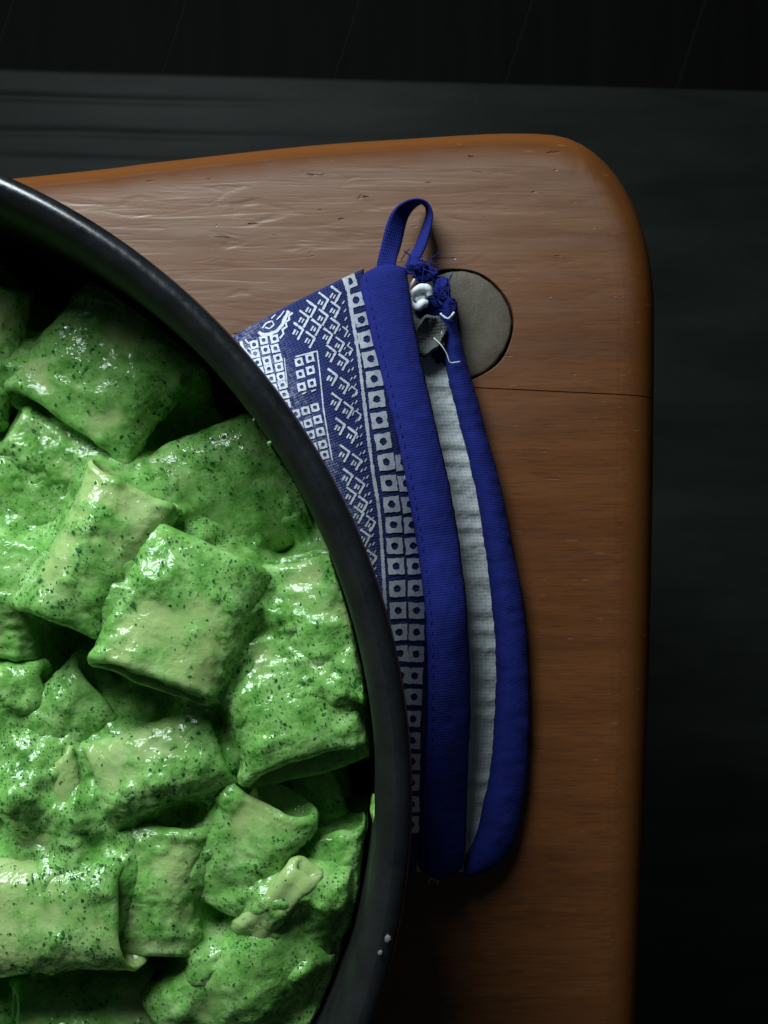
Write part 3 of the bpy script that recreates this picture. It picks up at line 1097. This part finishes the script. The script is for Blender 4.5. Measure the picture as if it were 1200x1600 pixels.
def onto(pts):
    """picture-plan points laid on the cloth (bilinear refinement of the nearest cell)"""
    out = []
    for q in pts:
        d2 = (Pp[..., 0] - q[0]) ** 2 + (Pp[..., 1] - q[1]) ** 2
        iv, iu = np.unravel_index(np.argmin(d2), d2.shape)
        iv = min(max(iv, 1), NV - 2)
        iu = min(max(iu, 1), NU - 2)
        J = np.c_[(Pp[iv, iu + 1] - Pp[iv, iu - 1]) / 2, (Pp[iv + 1, iu] - Pp[iv - 1, iu]) / 2]
        try:
            du, dv = np.linalg.solve(J, np.asarray(q) - Pp[iv, iu])
        except np.linalg.LinAlgError:
            du = dv = 0
        du = min(max(du, -1), 1)
        dv = min(max(dv, -1), 1)
        s_ = Pn[iv, iu] + du * (Pn[iv, iu + 1] - Pn[iv, iu - 1]) / 2 + dv * (Pn[iv + 1, iu] - Pn[iv - 1, iu]) / 2
        out.append(s_ + Nn[iv, iu] * 0.014)
    return np.array(out)


ink = Bag()


def stroke(pts, w):
    P2 = np.asarray(pts, float)
    d_ = np.r_[0, np.cumsum(np.linalg.norm(np.diff(P2, axis=0), axis=1))]
    n = max(2, int(d_[-1] / 2.6) + 1)
    tt = np.unique(np.r_[np.linspace(0, d_[-1], n), d_])
    Q = np.c_[np.interp(tt, d_, P2[:, 0]), np.interp(tt, d_, P2[:, 1])]
    tg = np.gradient(Q, axis=0)
    tg /= np.linalg.norm(tg, axis=1)[:, None] + 1e-9
    nn_ = np.c_[-tg[:, 1], tg[:, 0]]
    wj = (w / 2) * (1 + 0.28 * rng.uniform(-1, 1, len(Q)))[:, None]
    L_ = onto(Q + nn_ * wj)
    R_ = onto(Q - nn_ * wj)
    n = len(Q)
    ink.add(np.vstack([L_, R_]), [(i, i + 1, n + i + 1, n + i) for i in range(n - 1)])


def dotted_square(cx, cy, s, hole, ax, ay, cut=None):
    """square with a round hole; ax, ay are its side directions"""
    n = 20
    outp, inp = [], []
    for k in range(n):
        a = 2 * math.pi * (k + 0.5) / n
        c_, s_ = math.cos(a), math.sin(a)
        m_ = max(abs(c_), abs(s_))
        ro_ = s / 2 / m_ * (1 + rng.uniform(-0.09, 0.05))
        ri_ = hole / 2 * (1 + rng.uniform(-0.13, 0.13))
        outp.append(np.array([cx, cy]) + ro_ * (c_ * ax + s_ * ay))
        inp.append(np.array([cx, cy]) + ri_ * (c_ * ax + s_ * ay))
    outp, inp = np.array(outp), np.array(inp)
    if cut is not None:
        lim_ = np.array([cut(y) for y in outp[:, 1]])
        outp[:, 0] = np.minimum(outp[:, 0], lim_)
        inp[:, 0] = np.minimum(inp[:, 0], np.array([cut(y) for y in inp[:, 1]]))
    a = onto(outp)
    b = onto(inp)
    ink.add(np.vstack([a, b]), [(k, (k + 1) % n, n + (k + 1) % n, n + k) for k in range(n)])


A2 = np.array([q[:2] for q in A_px], float)
def seam_x(y):
    return float(np.interp(y, A2[:, 1], A2[:, 0])) + 1.0


# border of dotted squares and its white line
c1 = np.array([(546, 440), (556, 469), (564, 500), (572, 530), (579, 561), (584, 592), (588, 624), (592, 657), (598, 690), (603, 722), (607, 755), (611, 788),
               (614, 820), (616, 853), (618, 885), (620, 920), (621, 954), (623, 988), (624, 1021), (625, 1055), (626, 1089), (627, 1123)], float)
for k, (x, y) in enumerate(c1):
    t_ = c1[min(k + 1, len(c1) - 1)] - c1[max(k - 1, 0)]
    t_ /= np.linalg.norm(t_)
    s_ = 25.5 if k > 2 else 21
    dotted_square(x, y, s_, 11.5, np.array([t_[1], -t_[0]]), t_, cut=seam_x)
c2 = np.array([(630, 722), (634, 755), (640, 788), (643, 820), (645, 853), (648, 885), (649, 919), (650, 954), (650, 988), (649, 1022), (647, 1056), (646, 1089), (644, 1123),
               (643, 1157), (643, 1190), (642, 1223), (642, 1256), (641, 1288)], float)
for k, (x, y) in enumerate(c2):
    t_ = c2[min(k + 1, len(c2) - 1)] - c2[max(k - 1, 0)]
    t_ /= np.linalg.norm(t_)
    if seam_x(y) - (x - 12) > 5:
        dotted_square(x, y, 25.5, 11.5, np.array([t_[1], -t_[0]]), t_, cut=lambda yy: seam_x(yy) - 0.5)
stroke([(540, 432), (546, 470), (553, 515), (560, 556), (565, 600), (571, 650), (577, 700), (583, 745), (590, 785), (594, 825), (597, 870), (599, 905), (601, 945), (602, 985)], 5.0)
stroke([(549, 432), (552, 440)], 2.4)


def hook(x, y, k=1.0, full=True):
    stroke([(x - 6 * k, y - 7 * k), (x + 6 * k, y + 2 * k), (x - 1 * k, y + 15 * k)], 2.9 * k)
    if full:
        stroke([(x - 3.5 * k, y + 2 * k), (x - 7 * k, y + 8 * k)], 2.4 * k)
        stroke([(x - 0.5 * k, y + 4 * k), (x - 3 * k, y + 9 * k)], 2.0 * k)
    else:
        stroke([(x - 9 * k, y - 3 * k), (x - 12 * k, y + 3 * k)], 2.2 * k)


wl = np.array([(540, 432), (553, 515), (565, 600), (577, 700), (590, 785), (599, 905), (602, 985)], float)
line_x = lambda y: float(np.interp(y, wl[:, 1], wl[:, 0]))
rows_ = [(466, 513, 2), (475, 494, 5), (486, 478, 5), (505, 466, 4), (524, 456, 2), (517, 548, 5), (519, 585, 5), (525, 623, 5), (531, 662, 5), (538, 704, 5), (543, 741, 5),
         (548, 770, 4), (560, 800, 3), (570, 836, 3), (580, 868, 2)]
for x0, y0, cnt in rows_:
    for j in range(cnt):
        x, y = x0 + 18.5 * j, y0 + 13.5 * j
        if x + 7 < line_x(y) - 5:
            hook(x, y, 1.22 - 0.05 * j, True)
        elif x < line_x(y) - 8:
            hook(x - 3, y - 3, 0.75, False)
for y in np.arange(470, 900, 13.0):
    x = line_x(y) - 9 + rng.uniform(-2, 2)
    stroke([(x, y), (x - 3, y + 5)], 1.8)
    if y > 540:
        stroke([(x - 6, y + 3), (x - 9, y + 8)], 1.6)
# blocks of little squares
sq = [(467, 566), (484, 560), (469, 585), (485, 579), (471, 605), (487, 599), (477, 642), (492, 637), (481, 662), (496, 656), (485, 680), (500, 675), (489, 699), (504, 695), (507, 711),
      (462, 647), (467, 666), (472, 685),
      (397, 539), (412, 532), (429, 530), (399, 553), (415, 547), (430, 545), (402, 567), (417, 564), (434, 560), (406, 581), (420, 577), (436, 574), (424, 592), (439, 589),
      (427, 607), (441, 602), (444, 617), (410, 594), (431, 622), (447, 632)]
for x, y in sq:
    an = R(-14)
    dotted_square(x, y, 13.0, 6.4, np.array([math.cos(an), math.sin(an)]), np.array([-math.sin(an), math.cos(an)]))
stroke([(461, 558), (476, 554), (495, 549), (499, 580), (505, 640), (512, 682), (519, 720)], 2.2)
stroke([(444, 560), (449, 606)], 1.4)
stroke([(472, 616), (478, 613)], 2.4)
stroke([(486, 612), (493, 609)], 2.4)
# rosette at the far end
stroke([(404, 519), (409, 523), (420, 523), (432, 518), (441, 508), (446, 496), (451, 486)], 5.0)
stroke([(437, 529), (443, 522), (441, 515), (448, 511), (446, 504), (452, 500), (451, 494), (457, 489)], 3.0)
stroke([(410, 513), (416, 505), (425, 502), (428, 508), (421, 514), (414, 512)], 2.2)
stroke([(432, 500), (438, 494), (444, 486)], 2.0)
stroke([(424, 498), (430, 492)], 1.8)
stroke([(376, 534), (380, 545), (388, 554), (395, 560)], 4.6)
stroke([(383, 531), (388, 537), (395, 533)], 2.0)
stroke([(388, 544), (393, 548)], 2.0)
ink_o = ink.build('white_print', M['print'], None, smooth=True)
ink_o.parent = cover


# --- binding tapes
def tape(name, left, right, h, base_drop, mat, n=200, m=26, pucker=0.02, parent=ph, ends=True):
    """a folded tape: domed above, closed below; left/right are (px, py, z) control points"""
    Lc = resample([at(*q) for q in left], n)
    Rc = resample([at(*q) for q in right], n)
    rows = []
    tt = np.linspace(0, 1, m)
    for k in range(m):
        f = tt[k]
        p_ = Lc * (1 - f) + Rc * f
        p_[:, 2] += h * (math.sin(math.pi * f) ** 0.55)
        rows.append(p_)
    for k in range(1, 9):
        f = 1 - k / 9
        p_ = Lc * (1 - f) + Rc * f
        p_[:, 2] -= base_drop * math.sin(math.pi * f)
        rows.append(p_)
    P_ = np.array(rows).transpose(1, 0, 2)          # (n, around, 3)
    w_ = np.linalg.norm(Rc - Lc, axis=1)
    env = np.ones(n)
    if ends:
        e = np.arange(n) / (n - 1)
        env = np.sqrt(np.clip(1 - np.clip(1 - e / 0.02, 0, 1) ** 2, 0.05, 1)) * np.sqrt(np.clip(1 - np.clip(1 - (1 - e) / 0.03, 0, 1) ** 2, 0.05, 1))
    ctr = P_.mean(axis=1, keepdims=True)
    P_ = ctr + (P_ - ctr) * env[:, None, None]
    nrm = P_ - ctr
    nrm /= np.linalg.norm(nrm, axis=2, keepdims=True) + 1e-9
    dd = 0.03 * fbm(P_ * 1.3 + 4, 3) + pucker * fbm(P_ * np.array([1.5, 5.0, 1.5]) + 9, 2)
    P_ = P_ + nrm * dd[..., None]
    na = P_.shape[1]
    F_ = [tuple(q) for q in grid_faces(na, n, wrap_u=True)]
    V_ = P_.reshape(-1, 3)
    V_ = np.vstack([V_, P_[0].mean(0), P_[-1].mean(0)])
    e0, e1 = len(V_) - 2, len(V_) - 1
    for k in range(na):
        F_.append((e0, (k + 1) % na, k))
        F_.append((e1, (n - 1) * na + k, (n - 1) * na + (k + 1) % na))
    s_len = np.r_[0, np.cumsum(np.linalg.norm(np.diff(Lc, axis=0), axis=1))]
    uv = np.stack(np.meshgrid(np.linspace(0, w_.mean() * 2, na), s_len), -1).reshape(-1, 2)
    uv = np.vstack([uv, uv[:1], uv[-1:]])
    bm_ = bmesh.new()
    ob = mesh_obj(name, V_, F_, mat, parent, uv=uv)
    bm_.from_mesh(ob.data)
    bmesh.ops.recalc_face_normals(bm_, faces=bm_.faces)
    bm_.to_mesh(ob.data)
    bm_.free()
    ob['_loc'] = parent['_loc']
    return ob, Lc, Rc


upL = [(x, y, z + 0.02) for x, y, z in A_px]
upL = [(558, 424, 1.2)] + upL[1:-1] + [(652, 1372, 0.9)]
upR = [(636, 408, 0.95), (640, 455, 1.15), (648, 510, 1.35), (660, 570, 1.55), (676, 640, 1.75), (690, 700, 1.85), (704, 765, 1.9), (715, 830, 1.9), (724, 900, 1.95), (730, 965, 2.0),
       (734, 1040, 1.75), (735, 1110, 1.6), (732, 1190, 1.4), (729, 1260, 1.15), (727, 1330, 0.95), (722, 1372, 0.8)]
ub, uLc, uRc = tape('upper_binding', upL, upR, 0.26, 0.12, M['binding'])
loL = [(690, 470, 0.5), (694, 540, 0.5), (700, 590, 0.5), (714, 645, 0.5), (732, 720, 0.5), (748, 790, 0.5), (757, 850, 0.5), (766, 920, 0.5), (772, 985, 0.5), (775, 1050, 0.5), (773, 1110, 0.5),
       (768, 1180, 0.5), (758, 1240, 0.5), (745, 1295, 0.5), (730, 1338, 0.5), (715, 1362, 0.45)]
loR = [(706, 462, 0.32), (714, 505, 0.32), (728, 560, 0.32), (745, 620, 0.32), (768, 705, 0.32), (786, 780, 0.32), (799, 845, 0.32), (811, 905, 0.32), (820, 960, 0.32), (825, 1030, 0.32),
       (828, 1100, 0.32), (825, 1180, 0.32), (818, 1250, 0.32), (806, 1310, 0.32), (782, 1350, 0.32), (742, 1372, 0.32)]
lb_, lLc, lRc = tape('lower_binding', loL, loR, 0.30, 0.28, M['binding'], pucker=0.03)

# --- quilted white lining of the lower layer, seen between the two bindings
nl, ml = 420, 44
Rl = resample([at(x + 22, y, 0.30) for x, y, z in loL], nl)
Ll = resample([at(x - 75, y, 0.42) for x, y, z in loL], nl)
ff = np.linspace(0, 1, ml)[None, :, None]
Pl = Ll[:, None, :] * (1 - ff) + Rl[:, None, :] * ff
sl = np.r_[0, np.cumsum(np.linalg.norm(np.diff(Rl, axis=0), axis=1))][:, None]
ph_ = sl / 0.62 + 1.1 * noise(np.stack([sl * 0.7, sl * 0, sl * 0], -1))
puff = np.sin(math.pi * ph_) ** 2
Pl[..., 2] += (0.05 * puff + 0.06 * fbm(Pl * 1.2, 2) + 0.025 * fbm(Pl * 6, 2)) * (1 - 0.75 * sstep(0.72, 0.95, ff[..., 0]))
uvl = np.stack([np.broadcast_to(ff[..., 0] * 1.4, (nl, ml)), np.broadcast_to(sl, (nl, ml))], -1).reshape(-1, 2)
mesh_obj('lining', Pl.reshape(-1, 3), grid_faces(ml, nl)[:, ::-1], M['lining'], ph, uv=uvl)
# --- lower layer of printed cotton lying on the wood
lowB = np.c_[PC[0] + 13.2 * K * np.cos(np.radians(np.linspace(33, -8, 60))), PC[1] + 13.2 * K * np.sin(np.radians(np.linspace(33, -8, 60))), np.full(60, 0.25)]
lowA = resample([at(x + 25, y, 0.2) for x, y, z in loL], 60)
Pq = np.stack([lowA * (1 - f) + lowB * f for f in np.linspace(0, 1, 20)], 1)
Pq[..., 2] = 0.2 + 0.05 * fbm(Pq * 0.8, 2)
uvq = np.stack(np.meshgrid(np.linspace(0, 4, 20), np.linspace(0, 14, 60)), -1).reshape(-1, 2)
mesh_obj('lower_cover', Pq.reshape(-1, 3), grid_faces(20, 60)[:, ::-1], M['print_cloth'], ph, uv=uvq)

# --- stitches beside the seam of the upper binding
st = Bag()
i0 = 6
acc = 0
seg = uLc * 0.86 + uRc * 0.14
seg[:, 2] += 0.27 * (math.sin(math.pi * 0.14) ** 0.55) - 0.0
dl = np.r_[0, np.cumsum(np.linalg.norm(np.diff(seg, axis=0), axis=1))]
k = 0.2
while k < dl[-1] - 0.4:
    tt = np.linspace(k, k + 0.17, 4)
    q = np.c_[np.interp(tt, dl, seg[:, 0]), np.interp(tt, dl, seg[:, 1]), np.interp(tt, dl, seg[:, 2])]
    q[:, 2] += 0.006 * np.array([-1, 1, 1, -1])
    V_, F_ = tube(q, 0.013, 5)
    st.add(V_, F_)
    k += 0.25
so = st.build('stitching', M['stitch'], None)
so.parent = ub

# --- hanging loop: a flat tape turned over at the top
def ribbon(left, right, thick, n=90, m=8):
    Lc = resample([at(*q) for q in left], n)
    Rc = resample([at(*q) for q in right], n)
    f = np.linspace(0, 1, m)[None, :, None]
    P_ = Lc[:, None] * (1 - f) + Rc[:, None] * f
    P_ = P_ + 0.018 * np.stack([0 * P_[..., 0], 0 * P_[..., 0], fbm(P_ * 2.0, 2)], -1)
    N_ = grid_normals(P_)
    dome = 0.5 + 0.5 * np.sin(math.pi * np.linspace(0, 1, m))[None, :, None] ** 0.6
    a = P_ + N_ * thick / 2 * dome
    b = P_ - N_ * thick / 2 * dome
    ring = np.concatenate([a, b[:, ::-1]], 1)
    return ring, n, 2 * m


def build_ring(name, ring, n, na, mat, parent):
    V_ = ring.reshape(-1, 3)
    F_ = [tuple(q) for q in grid_faces(na, n, wrap_u=True)]
    uv = np.stack(np.meshgrid(np.linspace(0, 1.2, na), np.linspace(0, 3.5, n)), -1).reshape(-1, 2)
    ob = mesh_obj(name, V_, F_, mat, parent, uv=uv)
    bm_ = bmesh.new()
    bm_.from_mesh(ob.data)
    bmesh.ops.recalc_face_normals(bm_, faces=bm_.faces)
    bm_.to_mesh(ob.data)
    bm_.free()
    return ob


lp_out = [(588, 436, 0.95), (589, 412, 1.0), (595, 387, 1.0), (606, 346, 1.0), (618, 326, 1.0), (634, 315, 1.0), (652, 311, 0.95), (667, 316, 0.85), (675, 331, 0.75), (674, 350, 0.7), (664, 388, 0.75), (654, 408, 0.8), (648, 428, 0.8)]
lp_in = [(622, 438, 0.95), (619, 412, 0.95), (626, 385, 0.75), (635, 346, 0.55), (643, 330, 0.4), (651, 322, 0.3), (659, 318, 0.22), (666, 323, 0.2), (667, 333, 0.22), (662, 350, 0.35), (648, 386, 0.5), (637, 406, 0.7), (632, 428, 0.8)]
ring, n_, na_ = ribbon(lp_out, lp_in, 0.09)
build_ring('hanging_loop', ring, n_, na_, M['binding'], ph)

# --- worn corner: frayed tape, escaping stuffing, bare padding and loose threads
fr = Bag()
for k in range(60):
    base_ = [(640, 415), (660, 412), (668, 430), (690, 465), (705, 490), (700, 470), (650, 405), (680, 450)][k % 8]
    c = at(base_[0] + rng.normal() * 6, base_[1] + rng.normal() * 7, 0.75 + rng.uniform(-0.2, 0.25))
    d0 = rng.normal(size=3) * np.array([1, 1, 0.5])
    d0 /= np.linalg.norm(d0)
    L_ = rng.uniform(0.07, 0.20)
    bend_ = rng.normal(size=3) * 0.2
    tt = np.linspace(0, 1, 6)[:, None]
    V_, F_ = tube(c + d0 * L_ * tt + bend_ * tt ** 2, rng.uniform(0.007, 0.015), 5)
    fr.add(V_, F_)
fo = fr.build('frayed_edge', M['binding'], ph)
fo['kind'] = 'stuff'


def lump(c, r, seed, amp=0.3, fr_=1.3):
    bm_ = bmesh.new()
    bmesh.ops.create_icosphere(bm_, subdivisions=4, radius=1.0)
    V = np.array([v.co[:] for v in bm_.verts])
    Fx = [tuple(v.index for v in f.verts) for f in bm_.faces]
    bm_.free()
    return V * (1 + amp * fbm(V * fr_ + seed, 3))[:, None] * np.asarray(r) + c, Fx


# torn blue cloth patch round the hole
tb = Bag()
for (px, py, z, r) in ((664, 428, 0.62, (0.30, 0.22, 0.16)), (690, 452, 0.55, (0.24, 0.32, 0.16)), (702, 482, 0.5, (0.18, 0.28, 0.16)), (672, 478, 0.38, (0.42, 0.36, 0.14)),
                       (704, 515, 0.4, (0.14, 0.35, 0.14)), (652, 416, 0.8, (0.26, 0.16, 0.14)), (690, 545, 0.36, (0.3, 0.42, 0.14))):
    V_, F_ = lump(at(px, py, z), r, px * 0.1, 0.45, 1.8)
    tb.add(V_, F_)
V_ = np.vstack(tb.v)
mesh_obj('torn_binding', V_, tb.f, M['binding'], ph, uv=V_[:, :2])
wt = Bag()
path = resample([at(*q) for q in ((672, 462, 0.86), (668, 452, 0.9), (657, 450, 0.93), (646, 456, 0.93), (641, 466, 0.92), (644, 476, 0.92), (652, 480, 0.9), (660, 474, 0.88), (666, 475, 0.82))], 60)
V_, F_ = tube(path, 0.085 + 0.025 * np.sin(np.linspace(0, 9, 60)), 12)
V_ = V_ + 0.02 * fbm(V_ * 6, 2)[:, None]
wt.add(V_, F_)
V_, F_ = tube(resample([at(*q) for q in ((638, 452, 0.85), (643, 444, 0.88), (648, 436, 0.88))], 12), 0.03, 7)
wt.add(V_, F_)
V_, F_ = lump(at(654, 462, 0.76), (0.24, 0.20, 0.12), 3.0, 0.5, 2.2)
wt.add(V_, F_)
V_ = np.vstack(wt.v)
mesh_obj('stuffing', V_, wt.f, M['thread'], ph)
# bare grey padding in a dished hole with a lighter rolled edge
na_, nr_ = 48, 14
V_ = []
c0 = at(671, 522, 0.98)
for i in range(nr_):
    f = i / (nr_ - 1)
    for k in range(na_):
        a = 2 * math.pi * k / na_
        rr = f * (1 + 0.06 * math.sin(3 * a + 1) + 0.05 * math.sin(7 * a))
        V_.append(c0 + np.array([0.40 * rr * math.cos(a) + 0.10 * rr * math.sin(a), 0.52 * rr * math.sin(a), -0.42 + 0.46 * f ** 1.6 - 0.22 * max(0, f - 0.86) / 0.14]))
V_ = np.array(V_)
V_[:, 2] += 0.05 * fbm(V_ * 4, 3)
mesh_obj('bare_padding', V_, grid_faces(na_, nr_, wrap_u=True), M['grey_pad'], ph, uv=V_[:, :2])
lt = Bag()
for pts, r in (([(678, 528, 0.9), (690, 540, 0.95), (698, 553, 0.9), (703, 566, 0.85), (712, 566, 0.82), (719, 565, 0.8)], 0.014),
               ([(688, 490, 0.75), (700, 498, 0.8), (710, 488, 0.85)], 0.03), ([(694, 505, 0.8), (690, 525, 0.8), (694, 540, 0.75)], 0.012)):
    V_, F_ = tube(resample([at(*q) for q in pts], 24), r, 6)
    lt.add(V_, F_)
for k in range(14):
    c = at(680 + rng.normal() * 11, 1366 + rng.normal() * 7, 0.75)
    d0 = rng.normal(size=3) * np.array([1, 1, 0.3])
    d0 /= np.linalg.norm(d0)
    tt = np.linspace(0, 1, 6)[:, None]
    V_, F_ = tube(c + d0 * rng.uniform(0.1, 0.28) * tt + rng.normal(size=3) * 0.1 * tt ** 2, 0.014, 5)
    lt.add(V_, F_)
lo = lt.build('loose_thread', M['thread'], ph)
lo['kind'] = 'stuff'
for ob in list(scene.objects):
    if '_loc' in ob:
        del ob['_loc']
